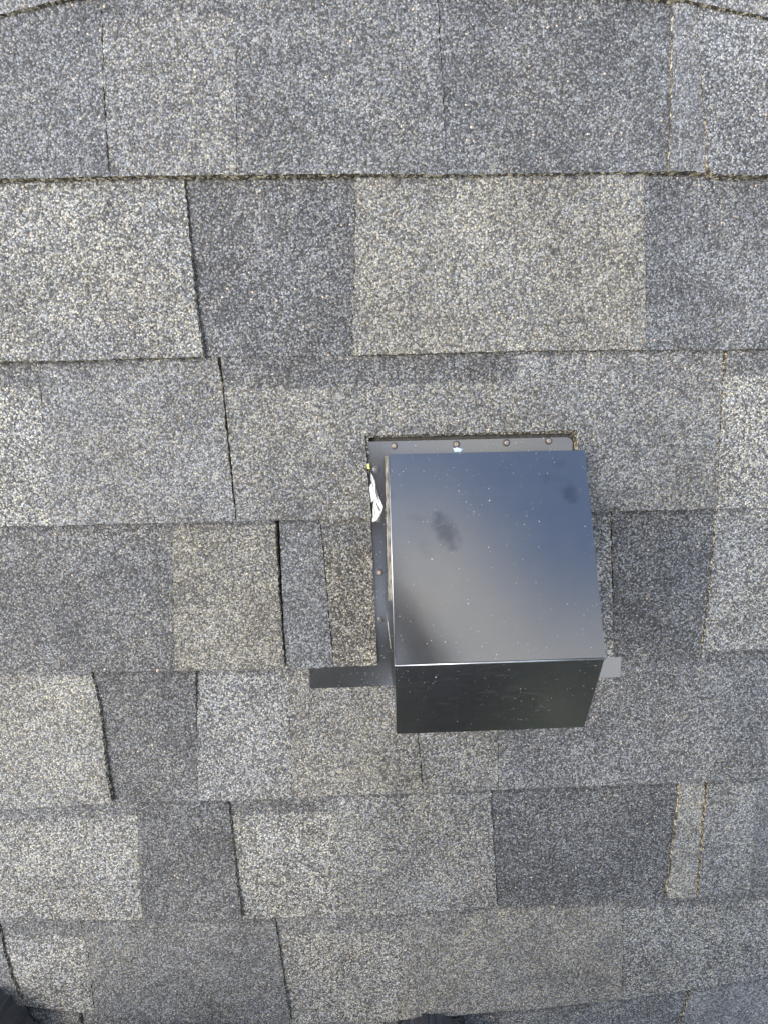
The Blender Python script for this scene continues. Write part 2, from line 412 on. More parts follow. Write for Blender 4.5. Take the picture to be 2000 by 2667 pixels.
def tab(k, left, right, tone, warm=.5, grain=.5, band=None, over=True, zlo=None, zhi=None, round_left=0, round_right=0, cut=None, z_off=0.0, gap=0):
    """One shingle tab of course k between two seams. cut: list of image points that replace the lower right or left outline."""
    if gap: left = [(x + gap, y) for x, y in left]
    rng = random.Random(hash((k, round(left[0][0]), round(right[0][0]))) & 0xffff)
    zl = (0.0056 if over else 0.0040) if zlo is None else zlo
    zh = (0.0088 if over else 0.0062) if zhi is None else zhi
    zl += z_off; zh += z_off + .0010
    if not band: band = (.0035, tone - .16)  # default strip: the shadow line under the course above, put into the colour
    zl += rng.uniform(-.0003, .0003); zh += rng.uniform(-.0004, .0004)
    zm = (zl + zh) / 2
    # outline in image space -> roof plane
    ytl, ytr = line_y(k - 1, seam_x(left, line_y(k - 1, left[0][0]))), line_y(k - 1, seam_x(right, line_y(k - 1, right[0][0])))
    ybl, ybr = line_y(k, seam_x(left, line_y(k, left[-1][0]))), line_y(k, seam_x(right, line_y(k, right[-1][0])))
    def side(s, y0, y1):
        ys = [y0] + [p[1] for p in s if y0 + 8 < p[1] < y1 - 8] + [y1]
        return [px(seam_x(s, y), y, zm) for y in ys]
    lft = side(left, ytl, ybl)
    rgt = side(right, ytr, ybr)
    xl, xr = seam_x(left, ybl), seam_x(right, ybr)
    xs = [xl] + [p[0] for p in LINES[k] if xl + 5 < p[0] < xr - 5] + [xr]
    bot = [px(x, line_y(k, x), zh) for x in xs]
    bot[0] = lft[-1] = px(xl, ybl, zh); bot[-1] = rgt[-1] = px(xr, ybr, zh)
    xl2, xr2 = seam_x(left, ytl), seam_x(right, ytr)
    xs = [xl2] + [p[0] for p in LINES[k - 1] if xl2 + 5 < p[0] < xr2 - 5] + [xr2]
    top = [px(x, line_y(k - 1, x), zl) for x in xs]
    top[0] = lft[0] = px(xl2, ytl, zl); top[-1] = rgt[0] = px(xr2, ytr, zl)
    if cut is None:
        if round_left:
            r = round_left
            a, b = bot[0] + (lft[-2] - bot[0]).normalized() * r, bot[0] + (bot[1] - bot[0]).normalized() * r
            lft[-1] = a; bot[0] = b
        if round_right:
            r = round_right
            a, b = bot[-1] + (rgt[-2] - bot[-1]).normalized() * r, bot[-1] + (bot[-2] - bot[-1]).normalized() * r
            rgt[-1] = a; bot[-1] = b
    up = Vector((0, LIP, 0))
    flat = lambda P: [Vector((p.x, p.y, 0)) for p in P]
    lft, rgt, bot, top = flat(lft), flat(rgt), flat(bot), flat(top)
    lip = [p + up for p in top]
    eL = fray(dense([lip[0]] + lft, .0028), .0007, rng)
    eR = fray(dense([lip[-1]] + rgt, .0028), .0007, rng)
    eB = fray(dense(bot, .0035), .00055, rng)
    low = eL[:-1] + ([eL[-1]] if round_left else []) + eB[:-1] + ([eB[-1]] if round_right else []) + eR[::-1] + lip[1:-1][::-1]
    if cut is not None:
        low = flat([px(x, y, zh) for x, y in cut]) if cut[0] != 'from' else low
        low = dense(low + [low[0]], .0035)[:-1]
        low = fray(low + [low[0]], .00045, rng)[:-1]
    ymid_t = sum(p.y for p in top) / len(top); ymid_b = sum(p.y for p in bot) / len(bot)
    def zz(p):
        # height along the fall of the tab
        t = (ymid_t - p[1]) / max(1e-4, ymid_t - ymid_b)
        t = max(-.3, min(1.1, t))
        return zl + (zh - zl) * t
    bm = bmesh.new()
    lay = bm.loops.layers.color.new('tab')
    if band:
        # dark strip along the tab top, printed blend where given, else painted shadow line: its own faces with a ragged lower border
        def cutline(P, yoff):
            return P
        yl0 = [Vector((p.x, p.y - band[0] + (band[1] if len(band) > 1 else 0) * 0, 0)) for p in top]
        base_l = None
        # split the polygon by the offset curve
        def ycurve(x):
            Q = yl0
            if x <= Q[0].x: return Q[0].y
            if x >= Q[-1].x: return Q[-1].y
            for a, b in zip(Q, Q[1:]):
                if a.x <= x <= b.x:
                    return a.y + (b.y - a.y) * (x - a.x) / max(1e-6, b.x - a.x)
            return Q[-1].y
        above = [p for p in low if p.y > ycurve(p.x)]
        below = [p for p in low if p.y <= ycurve(p.x)]
        # order-preserving split of a closed loop into two runs
        n = len(low)
        flags = [p.y > ycurve(p.x) for p in low]
        start = next(i for i in range(n) if flags[i] and not flags[i - 1])
        rot = low[start:] + low[:start]
        fl = flags[start:] + flags[:start]
        ia = next((i for i in range(n) if not fl[i]), n)
        A = rot[:ia]; B = rot[ia:]
        A = [p for p in A]; B = [p for p, f in zip(B, fl[ia:]) if not f]
        p0, p1 = A[-1], B[0]     # crossing going down
        q0, q1 = B[-1], A[0]     # crossing going up
        c0 = Vector((p1.x, ycurve(p1.x), 0)); c1 = Vector((q0.x, ycurve(q0.x), 0))
        mid = [c0]
        m = max(2, int(abs(c1.x - c0.x) / .0024))
        for i in range(1, m):
            x = c0.x + (c1.x - c0.x) * i / m
            mid.append(Vector((x, ycurve(x) + rng.uniform(-.0022, .0022), 0)))
        mid.append(c1)
        vA = [bm.verts.new((p.x, p.y, zz(p))) for p in A]
        vM = [bm.verts.new((p.x, p.y, zz(p))) for p in mid]
        vB = [bm.verts.new((p.x, p.y, zz(p))) for p in B]
        f1 = bm.faces.new(vA + vM)
        f2 = bm.faces.new(vB + vM[::-1])
        set_tab(bm, f1, band[1], warm * .6 + .08, .55, lay)
        set_tab(bm, f2, tone, warm, grain, lay)
        loop = vA + [vM[0]] + vB + [vM[-1]]
    else:
        loop = [bm.verts.new((p.x, p.y, zz(p))) for p in low]
        f = bm.faces.new(loop)
        set_tab(bm, f, tone, warm, grain, lay)
    botv = [bm.verts.new((v.co.x, v.co.y, -0.0005)) for v in loop]
    n = len(loop)
    for i in range(n):
        f = bm.faces.new((loop[i], botv[i], botv[(i + 1) % n], loop[(i + 1) % n]))
        f.material_index = 1
        set_tab(bm, f, tone, warm, grain, lay)
    bmesh.ops.recalc_face_normals(bm, faces=bm.faces)
    # the top faces must look up
    tops = [f for f in bm.faces if f.material_index == 0]
    if tops and tops[0].normal.z < 0:
        bmesh.ops.reverse_faces(bm, faces=bm.faces)
    return mesh_obj('shingle', bm, [GRAN, EDGE], roof)

def row(k, seams, tabs):
    for i, t in enumerate(tabs):
        tab(k, seams[i], seams[i + 1], **t)

XL, XR = -60, 2060
def vs(x, k, slope=0):                     # a plain vertical seam on the image edge
    return [(x, line_y(k - 1, x)), (x + slope, line_y(k, x))]
T = dict

# course 0 shows only in the two top corners
row(0, [vs(XL, 0), [(260, -520), (285, -16)], [(1500, -520), (1480, -22)], vs(XR, 0)],
    [T(tone=.62, warm=.35, grain=.45, zhi=.0066), T(tone=.40, warm=.4, zhi=.0066), T(tone=.56, warm=.35, zhi=.0066)])
row(1, [vs(XL, 1), [(255, -20), (257, 0), (268, 230), (283, 452)], [(618, -20), (616, 452)], [(1138, -20), (1140, 0), (1152, 230), (1163, 452)],
        [(1750, -15), (1748, 0), (1745, 230), (1737, 445)], [(1812, 5), (1822, 130), (1832, 330), (1837, 447)], vs(XR, 1)],
    [T(tone=.46, warm=.3, grain=.5, zhi=.0098), T(tone=.54, warm=.45, grain=.5, band=(.016, .45), gap=4), T(tone=.465, warm=.35, grain=.5), T(tone=.395, warm=.3, grain=.5, over=False, zhi=.0078),
     T(tone=.53, warm=.2, grain=.12, zhi=.0082, gap=5), T(tone=.50, warm=.25, grain=.7, zhi=.0095, round_left=.006, gap=4)])
row(2, [vs(XL, 2), [(478, 456), (487, 560), (512, 800), (526, 880), (530, 926)], [(927, 454), (924, 700), (916, 924)], [(1677, 447), (1683, 910)], [(1880, 452), (1862, 910)], vs(XR, 2)],
    [T(tone=.58, warm=.55, grain=.7, zhi=.0102), T(tone=.38, warm=.4, grain=.6, over=False, gap=4), T(tone=.58, warm=.66, grain=.45), T(tone=.42, warm=.15, grain=.5, over=False, zhi=.008), T(tone=.47, warm=.25, grain=.5, over=False, zhi=.008)])
# course 3: two of its tabs are cut round the vent
C3 = [(577, 860), (1352, 850), (1347, 1000), (1342, 1124), (950, 1134), (957, 1240), (968, 1351), (720, 1355), (617, 1358), (609, 1270), (594, 1140), (580, 1000), (572, 932)]
D3 = [(1352, 850), (1895, 845), (1888, 1000), (1864, 1325), (1530, 1333), (1512, 1333), (1505, 1119), (1342, 1124), (1347, 1000)]
row(3, [vs(XL, 3), [(94, 941), (104, 1020), (112, 1120), (126, 1240), (132, 1370)], [(566, 929), (576, 1000), (590, 1140), (605, 1270), (614, 1358)]],
    [T(tone=.64, warm=.5, grain=.8, band=(.022, .44), over=False), T(tone=.55, warm=.45, grain=.4, zhi=.0098)])
tab(3, [(566, 929), (614, 1358)], [(1352, 914), (1342, 1340)], tone=.53, warm=.58, grain=.45, band=(.026, .37), zlo=.0062, zhi=.0086, cut=C3)
tab(3, [(1352, 914), (1342, 1340)], [(1895, 909), (1864, 1325)], tone=.54, warm=.5, grain=.45, zlo=.0064, zhi=.0092, cut=D3)
row(3, [[(1895, 909), (1888, 1000), (1864, 1325)], vs(XR, 3)], [T(tone=.65, warm=.5, grain=.8, band=(.022, .47), over=False, zhi=.0075)])
# course 4
C4c = [(726, 1290), (828, 1287), (832, 1356), (845, 1480), (868, 1737), (762, 1745), (752, 1741), (745, 1734), (738, 1600), (726, 1356)]
D4c = [(830, 1287), (955, 1285), (966, 1352), (974, 1540), (983, 1733), (870, 1737), (847, 1480), (834, 1356)]
E4c = [(1512, 1290), (1592, 1287), (1594, 1335), (1598, 1712), (1530, 1715)]
row(4, [vs(XL, 4), [(446, 1362), (450, 1500), (456, 1748)], [(716, 1356), (728, 1560), (741, 1742)]],
    [T(tone=.40, warm=.5, grain=.55, over=False, zhi=.0075), T(tone=.53, warm=.75, grain=.5, zlo=.0070, zhi=.0105)])
tab(4, [(722, 1356), (742, 1740)], [(832, 1356), (868, 1737)], tone=.47, warm=.15, grain=.4, zlo=.0060, zhi=.0075, cut=C4c)
tab(4, [(832, 1356), (868, 1737)], [(966, 1352), (983, 1733)], tone=.44, warm=.85, grain=.8, band=(.026, .43), zlo=.0058, zhi=.0070, cut=D4c)
tab(4, [(1512, 1333), (1530, 1715)], [(1594, 1335), (1598, 1712)], tone=.63, warm=.45, grain=.8, zlo=.0058, zhi=.0074, cut=E4c)
row(4, [[(1594, 1332), (1597, 1540), (1599, 1712)], [(1862, 1325), (1846, 1520), (1824, 1698)], vs(XR, 4)],
    [T(tone=.37, warm=.32, grain=.65, over=False, zlo=.005, zhi=.0068), T(tone=.63, warm=.42, grain=.7, gap=5)])
# course 5: the three middle tabs lie under the apron of the vent
P5 = T(zlo=.0016)
row(5, [vs(XL, 5), [(238, 1752), (258, 1850), (276, 1990), (290, 2091)], [(508, 1748), (512, 1900), (518, 2086)], [(752, 1742), (760, 2080)], [(1075, 1730), (1086, 1910), (1094, 1980), (1100, 2064)],
        [(1293, 1722), (1295, 1905), (1297, 2056)], vs(XR, 5)],
    [T(tone=.64, warm=.6, grain=.6, zhi=.0102), T(tone=.40, warm=.35, grain=.55, over=False, gap=4), T(tone=.60, warm=.35, grain=.7, zhi=.0088, **P5), T(tone=.56, warm=.65, grain=.5, zhi=.0088, **P5), T(tone=.535, warm=.6, grain=.55, zhi=.0078, gap=2, **P5),
     T(tone=.47, warm=.32, grain=.55, band=(.012, .41), zhi=.0076, gap=2, **P5)])
row(6, [vs(XL, 6), [(356, 2090), (362, 2250), (372, 2396)], [(593, 2086), (600, 2150), (618, 2300), (630, 2395)], [(878, 2073), (882, 2389)], [(1278, 2058), (1284, 2180), (1294, 2363)],
        [(1766, 2040), (1752, 2180), (1731, 2341)], [(1836, 2037), (1824, 2180), (1812, 2338)], [(1971, 2029), (1952, 2322)], vs(XR, 6)],
    [T(tone=.62, warm=.5, grain=.75, band=(.014, .48), over=False), T(tone=.36, warm=.3, grain=.55, zhi=.0095), T(tone=.64, warm=.5, grain=.8, band=(.017, .45), over=False, gap=3), T(tone=.57, warm=.5, grain=.65, zhi=.0082),
     T(tone=.34, warm=.25, grain=.7, over=False), T(tone=.67, warm=.6, grain=.4, zhi=.0094, gap=6), T(tone=.56, warm=.42, grain=.6, over=False, zhi=.0078, gap=7), T(tone=.48, warm=.3, grain=.3, over=False, zhi=.0070)])
row(7, [vs(XL, 7), [(-4, 2430), (12, 2490), (32, 2545), (62, 2622)], [(209, 2398), (226, 2480), (247, 2642)], [(716, 2391), (732, 2510), (757, 2668)], [(1050, 2382), (1048, 2660)], [(1622, 2346), (1621, 2604)], vs(XR, 7)],
    [T(tone=.46, warm=.2, grain=.4), T(tone=.60, warm=.45, grain=.8, band=(.020, .44), over=False, zhi=.0074), T(tone=.49, warm=.38, grain=.3, zhi=.0095), T(tone=.60, warm=.5, grain=.8, band=(.020, .47), over=False, gap=3),
     T(tone=.58, warm=.6, grain=.35), T(tone=.57, warm=.5, grain=.75, band=(.010, .42), over=False, zhi=.0076)])
row(8, [vs(XL, 8), [(208, 2638), (215, 2860)], [(620, 2666), (640, 2870)], [(1000, 2662), (1005, 2878)], [(1795, 2579), (1770, 2667), (1740, 2800)], vs(XR, 8)],
    [T(tone=.48, warm=.3), T(tone=.5, warm=.5, band=(.024, .46), over=False), T(tone=.55, warm=.5, band=(.02, .46)), T(tone=.43, warm=.35, grain=.55, over=False), T(tone=.54, warm=.3, grain=.15, gap=4)])

# the ragged lower ply that shows in the cut-out round the vent
def ply(pts, tone, z, warm=.9, grain=1.0):
    rng = random.Random(3)
    P = [Vector((p.x, p.y, 0)) for p in (px(x, y, z) for x, y in pts)]
    P = fray(dense(P + [P[0]], .003), .0007, rng)[:-1]
    bm = bmesh.new(); lay = bm.loops.layers.color.new('tab')
    f = extrude_poly(bm, [(p.x, p.y) for p in P], -.0004, z, 0, 1)
    for f in bm.faces: set_tab(bm, f, tone, warm, grain, lay)
    mesh_obj('shingle', bm, [GRAN, EDGE], roof)
ply([(930, 1110), (1520, 1095), (1516, 1175), (1502, 1175), (1500, 1146), (1490, 1128), (1340, 1130), (1150, 1134), (960, 1140), (960, 1190), (961, 1262), (940, 1262)], .33, .0056)

# the rest of the roof, beyond the frame, joined into one part
def outer_shingles():
    rng = random.Random(11)
    bm = bmesh.new(); lay = bm.loops.layers.color.new('tab')
    y_frame_top = px(1000, -525).y + .005
    y_frame_bot = px(1000, 2862).y
    def slab(x0, x1, yb, yt, zl, zh, tone, warm, grain):
        n = max(2, int((x1 - x0) / .02))
        botp = [(x0 + (x1 - x0) * i / n, yb + rng.uniform(-.0006, .0006)) for i in range(n + 1)]
        pts = botp + [(x1, yt), (x0, yt)]
        t = [bm.verts.new((p[0], p[1], zh if i <= n else zl)) for i, p in enumerate(pts)]
        b = [bm.verts.new((p[0], p[1], -.0005)) for p in pts]
        f = bm.faces.new(t); set_tab(bm, f, tone, warm, grain, lay)
        for i in range(len(pts)):
            j = (i + 1) % len(pts)
            f = bm.faces.new((t[i], b[i], b[j], t[j])); f.material_index = 1
            set_tab(bm, f, tone, warm, grain, lay)
    def course(yb, yt, xa, xb):
        x = xa
        while x < xb - 1e-4:
            w = min(rng.choice((.05, .11, .15, .19, .24)), xb - x)
            if xb - x - w < .03: w = xb - x
            over = rng.random() < .55
            slab(x, x + w - .0008, yb, yt + .06, .0054 if over else .004, .0088 if over else .0064,
                 rng.choice((.36, .42, .48, .54, .6, .64)), rng.uniform(.2, .7), rng.uniform(.3, .8))
            x += w
    W = 2.55
    y = y_frame_top
    yy = y
    while yy < 1.5:
        course(yy, yy + .143, -W, W); yy += .143
    yy = y_frame_bot
    while yy > -1.7:
        course(yy - .143, yy, -W, W); yy -= .143
    for k in range(0, 9):
        for side in (0, 1):
            x = XL if side == 0 else XR
            a, b = px(x, line_y(k - 1, x)), px(x, line_y(k, x))
            e = min(a.x, b.x) if side == 0 else max(a.x, b.x)
            if side == 0: course(b.y, a.y, -W, e + .002)
            else: course(b.y, a.y, e - .002, W)
    bmesh.ops.recalc_face_normals(bm, faces=bm.faces)
    o = mesh_obj('shingle_field', bm, [GRAN, EDGE], roof)
    o['kind'] = 'stuff'
outer_shingles()

# ------------------------------------------------------------------ roof vent
smear = lambda x, y, z: px(x, y, z)
VB = Vector((0.089, -0.10, 0.004))
vent = thing('roof_vent', 'black metal roof vent hood screwed down over a flange in the shingles', 'roof vent', base=VB)
S = []
for (x, y, z, rx, ry, ang, amt) in ((1160, 1385, .058, .0092, .0155, .5, .95), (1135, 1352, .056, .0035, .008, .9, .35), (1085, 1350, .056, .012, .003, -.1, .28), (1105, 1425, .060, .004, .012, .5, .25), (1100, 1385, .057, .013, .016, .2, .14),
                                    (1482, 1285, .050, .0075, .009, .3, .75), (1452, 1208, .044, .008, .004, 0, .3), (1448, 1246, .047, .014, .004, -.2, .22), (1425, 1245, .047, .004, .005, 0, .35),
                                    (1022, 1292, .050, .003, .003, 0, .4), (1400, 1600, .072, .03, .018, .6, .08), (1280, 1230, .048, .025, .012, -.4, .08)):
    p = px(x, y, z) - VB
    S.append((p.x, p.y, rx, ry, ang, amt))
PAINT_TOP = paint_material('black_paint_top', rough=.2, smudges=S, dust=.4)
PAINT = paint_material('black_paint', rough=.2, dust=.8)
PAINT_FRONT = paint_material('black_paint_front', rough=.2, dust=.5, scuffs=.16)
BARE = plain('bare_edge_steel', (.36, .355, .36), .38, 1.0, noise=.15, scale=200)
FOLD = plain('folded_steel_edge', (.20, .185, .16), .5, .7, noise=.7, scale=160)
RUST = plain('screw_steel', (.17, .145, .12), .6, .5, noise=.7, scale=700, bump=.0006)
SCREWBLACK = plain('black_screw_head', (.05, .05, .052), .35, .3)
BLACKGAP = plain('screw_washer', (.015, .015, .016), .6)

# flange: wide apron at the bottom, narrower tongue with a rounded corner at the top
FZ0, FZ1 = .0031, .0040
l0 = px(807, 1745, FZ1); l1 = px(808, 1794, FZ1); r0 = px(1617, 1712, FZ1); r1 = px(1615, 1764, FZ1)
tl = px(930, 1151, FZ1); tr = px(1494, 1138, FZ1)
out = [(l1.x, l1.y), (r1.x, r1.y), (r0.x + .0005, r0.y + .03), (tr.x, r0.y + .035)]
rc = .0075
for i in range(7):
    a = i / 6 * math.pi / 2
    out.append((tr.x - rc + rc * math.cos(a), tr.y - rc + rc * math.sin(a)))
out += [(tl.x, tl.y), (tl.x, l0.y + .03), (l0.x, l0.y + .03)]
bm = bmesh.new(); extrude_poly(bm, out, FZ0, FZ1)
mesh_obj('flange', bm, PAINT, vent)

# hood
xl, xr = .0105, .1688
def P(x, y, z): return Vector((x, y, z))
yB, zB = .0045, .0412      # back edge
yR, zR = -.1514, .0838     # ridge
yF, zF = -.2235, .0621     # lower lip
skew = -.0022
def hx(x, y): return Vector((x - skew * (y), y + skew * (x - .09), 0))
def H(x, y, z): v = hx(x, y); return Vector((v.x, v.y, z))
t = .0012
def quad_sheet(bm, a, b, c, d, th):
    n = (b - a).cross(d - a).normalized()
    up = [bm.verts.new(p) for p in (a, b, c, d)]
    dn = [bm.verts.new(p - n * th) for p in (a, b, c, d)]
    bm.faces.new(up); bm.faces.new(dn[::-1])
    for i in range(4):
        j = (i + 1) % 4
        bm.faces.new((up[i], dn[i], dn[j], up[j]))
    return up
e = .0010
bm = bmesh.new()
quad_sheet(bm, H(xl + e, yR + e, zR - .0003), H(xr, yR + e, zR - .0003), H(xr, yB, zB), H(xl + e, yB, zB), t)
mesh_obj('top_panel', bm, PAINT_TOP, vent)
bm = bmesh.new()
fr_l, fr_r = xl + .0016, xr - .0012
quad_sheet(bm, H(fr_l, yF, zF), H(fr_r, yF, zF), H(xr - .0002, yR, zR - .0011), H(xl + .0004, yR, zR - .0011), t)
mesh_obj('front_panel', bm, PAINT_FRONT, vent)
# bare steel shows where the sheet is folded
def rod(bm, a, b, r, seg=8):
    d = (b - a).normalized(); u = d.orthogonal().normalized(); w = d.cross(u)
    ra = []; rb = []
    for i in range(seg):
        q = (u * math.cos(i / seg * 2 * math.pi) + w * math.sin(i / seg * 2 * math.pi)) * r
        ra.append(bm.verts.new(a + q)); rb.append(bm.verts.new(b + q))
    for i in range(seg):
        j = (i + 1) % seg
        bm.faces.new((ra[i], ra[j], rb[j], rb[i]))
    bm.faces.new(ra[::-1]); bm.faces.new(rb)
bm = bmesh.new(); rod(bm, H(xl, yR, zR - .0004), H(xr, yR, zR - .0004), .0007)
mesh_obj('ridge_fold', bm, BARE, vent, smooth=True)
bm = bmesh.new(); rod(bm, H(xl + .0004, yR, zR - .0004), H(xl + .0004, yB, zB - .0002), .0006)
mesh_obj('side_fold', bm, BARE, vent, smooth=True)
# side walls
for nm, x, sgn in (('side_panel', xl + .0012, 1), ('side_panel', xr - .0012, -1)):
    bm = bmesh.new()
    prof = [(yB, .0042), (yB, zB - .001), (yR, zR - .0016), (yF + .001, zF - .0005), (yF + .016, zF - .018), (l1.y + .002, .0042)]
    va = [bm.verts.new(H(x, y, z)) for y, z in prof]
    vb = [bm.verts.new(H(x + sgn * t, y, z)) for y, z in prof]
    bm.faces.new(va); bm.faces.new(vb[::-1])
    n = len(prof)
    for i in range(n):
        j = (i + 1) % n
        bm.faces.new((va[i], vb[i], vb[j], va[j]))
    bmesh.ops.recalc_face_normals(bm, faces=bm.faces)
    mesh_obj(nm, bm, PAINT, vent)
bm = bmesh.new()
quad_sheet(bm, H(xr, yB, .0042), H(xl, yB, .0042), H(xl, yB, zB - .0012), H(xr, yB, zB - .0012), t)
mesh_obj('back_panel', bm, PAINT, vent)
# lips of the folded side seam, one above the other on the left wall
for (z, w, y0, y1) in ((.012, .0032, yB - .001, -.128), (.022, .0026, yB - .001, -.118), (.032, .0018, yB - .001, -.105)):
    bm = bmesh.new()
    quad_sheet(bm, H(xl + .0012 - w, y1, z), H(xl + .0012, y1, z + .004), H(xl + .0012, y0, z + .004), H(xl + .0012 - w, y0, z), .0008)
    mesh_obj('seam_lip', bm, FOLD, vent)
bm = bmesh.new()
rod(bm, px(1007, 1600, .03), px(1018, 1690, .045), .0004)
mesh_obj('seam_wire', bm, FOLD, vent)

# screws
def screw(x, y, rusty):
    c = px(x, y, FZ1)
    bm = bmesh.new()
    n = 14
    prof = [(.0033, 0), (.0033, .0005), (.0027, .0007)]
    rings = [[bm.verts.new((c.x + r * math.cos(i / n * 6.2832), c.y + r * math.sin(i / n * 6.2832), FZ1 + h)) for i in range(n)] for r, h in prof]
    for a, b in zip(rings, rings[1:]):
        for i in range(n): bm.faces.new((a[i], a[(i + 1) % n], b[(i + 1) % n], b[i]))
    bm.faces.new(rings[-1])
    s = mesh_obj('screw', bm, BLACKGAP if rusty else SCREWBLACK, vent)
    # domed head with a slot
    bm = bmesh.new()
    prof = [(.0021, .0007), (.0020, .0011), (.0013, .0013), (.0006, .0012)]
    rings = [[bm.verts.new((c.x + r * math.cos(i / n * 6.2832), c.y + r * math.sin(i / n * 6.2832), FZ1 + h)) for i in range(n)] for r, h in prof]
    for a, b in zip(rings, rings[1:]):
        for i in range(n): bm.faces.new((a[i], a[(i + 1) % n], b[(i + 1) % n], b[i]))
    bm.faces.new(rings[-1])
    bmesh.ops.translate(bm, verts=bm.verts, vec=-VB)
    h = mesh_obj('screw_head', bm, RUST if rusty else SCREWBLACK, s, shift=False, smooth=True)
for x, y, r in ((1026, 1161, 1), (1188, 1157, 1), (1318, 1153, 1), (1428, 1148, 1), (981, 1222, 0), (988, 1352, 0), (989, 1491, 1), (992, 1615, 0)):
    screw(x, y, r)

# ------------------------------------------------------------------ small things on the flange
def patch(name, label, cat, pts, z, mat, dome=.003, seed=1, thick=.0012):
    rng = random.Random(seed)
    P2 = [px(x, y, z) for x, y in pts]
    c = sum((p for p in P2), Vector()) / len(P2)
    o_base = Vector((c.x, c.y, z))
    bm = bmesh.new()
    rim = [bm.verts.new((p.x, p.y, z)) for p in P2]
    rim_t = [bm.verts.new((p.x, p.y, z + thick * rng.uniform(.5, 1.3))) for p in P2]
    mid = [bm.verts.new((c.x + (p.x - c.x) * .55 + rng.uniform(-.0006, .0006), c.y + (p.y - c.y) * .55, z + thick + dome * rng.uniform(.3, 1))) for p in P2]
    ctr = bm.verts.new((c.x, c.y, z + thick + dome * .7))
    n = len(P2)
    for i in range(n):
        j = (i + 1) % n
        bm.faces.new((rim[i], rim[j], rim_t[j], rim_t[i]))
        bm.faces.new((rim_t[i], rim_t[j], mid[j], mid[i]))
        bm.faces.new((mid[i], mid[j], ctr))
    bm.faces.new(rim[::-1])
    bmesh.ops.recalc_face_normals(bm, faces=bm.faces)
    bmesh.ops.translate(bm, verts=bm.verts, vec=-o_base)
    o = mesh_obj(name, bm, mat, None)
    o.matrix_world = ROOF @ Matrix.Translation(o_base)
    o['label'] = label; o['category'] = cat
    return o
SEAL = plain('white_sealant', (.55, .55, .54), .35, noise=.35, scale=420, bump=.0025)
seal_pts = [(966, 1231), (971, 1240), (977, 1251), (981, 1274), (987, 1294), (998, 1320), (994, 1333), (989, 1344), (980, 1356), (970, 1359), (970, 1340), (971, 1322), (975, 1304), (964, 1311), (959, 1284), (959, 1270), (970, 1256), (966, 1244)]
patch('sealant_smear', 'crumpled white smear of sealant on the flange left of the vent hood', 'sealant', seal_pts, FZ1, SEAL, .0035, 2)
patch('yellow_chip', 'tiny yellow chip wedged between cut shingle and upper left of the flange', 'chip', [(951, 1209), (962, 1207), (964, 1221), (953, 1222)], .0057, plain('yellow_chip', (.62, .6, .12), .6), .001, 4)
patch('blue_flake', 'small pale blue flake lying under the second screw from the left of the top row', 'flake', [(1179, 1168), (1190, 1165), (1203, 1170), (1198, 1177), (1184, 1177)], FZ1, plain('blue_flake', (.30, .42, .66), .5), .0008, 5, .0006)

# ------------------------------------------------------------------ the photographer
# crouching below the vent; only the toes of the boots reach into the picture, the rest
# is what the painted hood mirrors
LEATHER = plain('scuffed_boot_leather', (.13, .133, .14), .55, noise=.4, scale=70, bump=.001)
RUBBER = plain('boot_rubber', (.022, .022, .023), .75, noise=.3, scale=90)
LACE = plain('boot_lace', (.03, .03, .03), .8)
SKIN = plain('skin', (.15, .085, .055), .5, noise=.08, scale=60)
SHIRT = plain('grey_work_shirt', (.20, .20, .195), .9, noise=.12, scale=40, bump=.002)
TROUSERS = plain('dark_trousers', (.014, .014, .017), .9, noise=.25, scale=60, bump=.002)
HAIR = plain('dark_hair', (.03, .022, .016), .6, noise=.4, scale=120, bump=.003)
EYE = plain('eye', (.7, .7, .68), .2)
PHONE = plain('phone_case', (.010, .010, .011), .7)

PB = Vector((-.19, -.80, .0085))
verts, edges, radii, tags = [], [], [], []
def chain(pts, tag, start=None):
    """pts: (x, y, z, radius); returns the indices."""
    ids = [] if start is None else [start]
    for p in pts:
        verts.append(Vector(p[:3])); radii.append(p[3])
        ids.append(len(verts) - 1)
    for a, b in zip(ids, ids[1:]):
        edges.append((a, b)); tags.append(tag)
    return ids
torso = chain([(-.19, -.88, .40, .135), (-.185, -.79, .54, .125), (-.165, -.67, .67, .145), (-.135, -.56, .77, .12)], 'shirt')
neck = chain([(-.110, -.475, .805, .058), (-.092, -.425, .820, .056)], 'skin', torso[-1])
head = chain([(-.082, -.375, .820, .075), (-.074, -.325, .845, .088), (-.070, -.290, .885, .078)], 'skin', neck[-1])
chain([(-.075, -.285, .770, .012)], 'skin', head[1])                     # nose
for sx in (-1, 1): chain([(-.074 + sx * .088, -.34, .850, .012), (-.074 + sx * .094, -.345, .865, .010)], 'skin', head[1])
def arm(sh, el, wr, palm, fingers, thumb):
    a = chain([(*sh, .068)], 'shirt', torso[-1])
    b = chain([((sh[0] + el[0]) / 2, (sh[1] + el[1]) / 2, (sh[2] + el[2]) / 2, .052), (*el, .043)], 'shirt', a[-1])
    c = chain([((el[0] * 2 + wr[0]) / 3, (el[1] * 2 + wr[1]) / 3, (el[2] * 2 + wr[2]) / 3, .041), (*wr, .027)], 'skin', b[-1])
    p = chain([(*palm, .026)], 'skin', c[-1])
    for f in fingers: chain([(*q, .0085 - .0008 * i) for i, q in enumerate(f)], 'skin', p[-1])
    chain([(*q, .010 - .001 * i) for i, q in enumerate(thumb)], 'skin', p[-1])
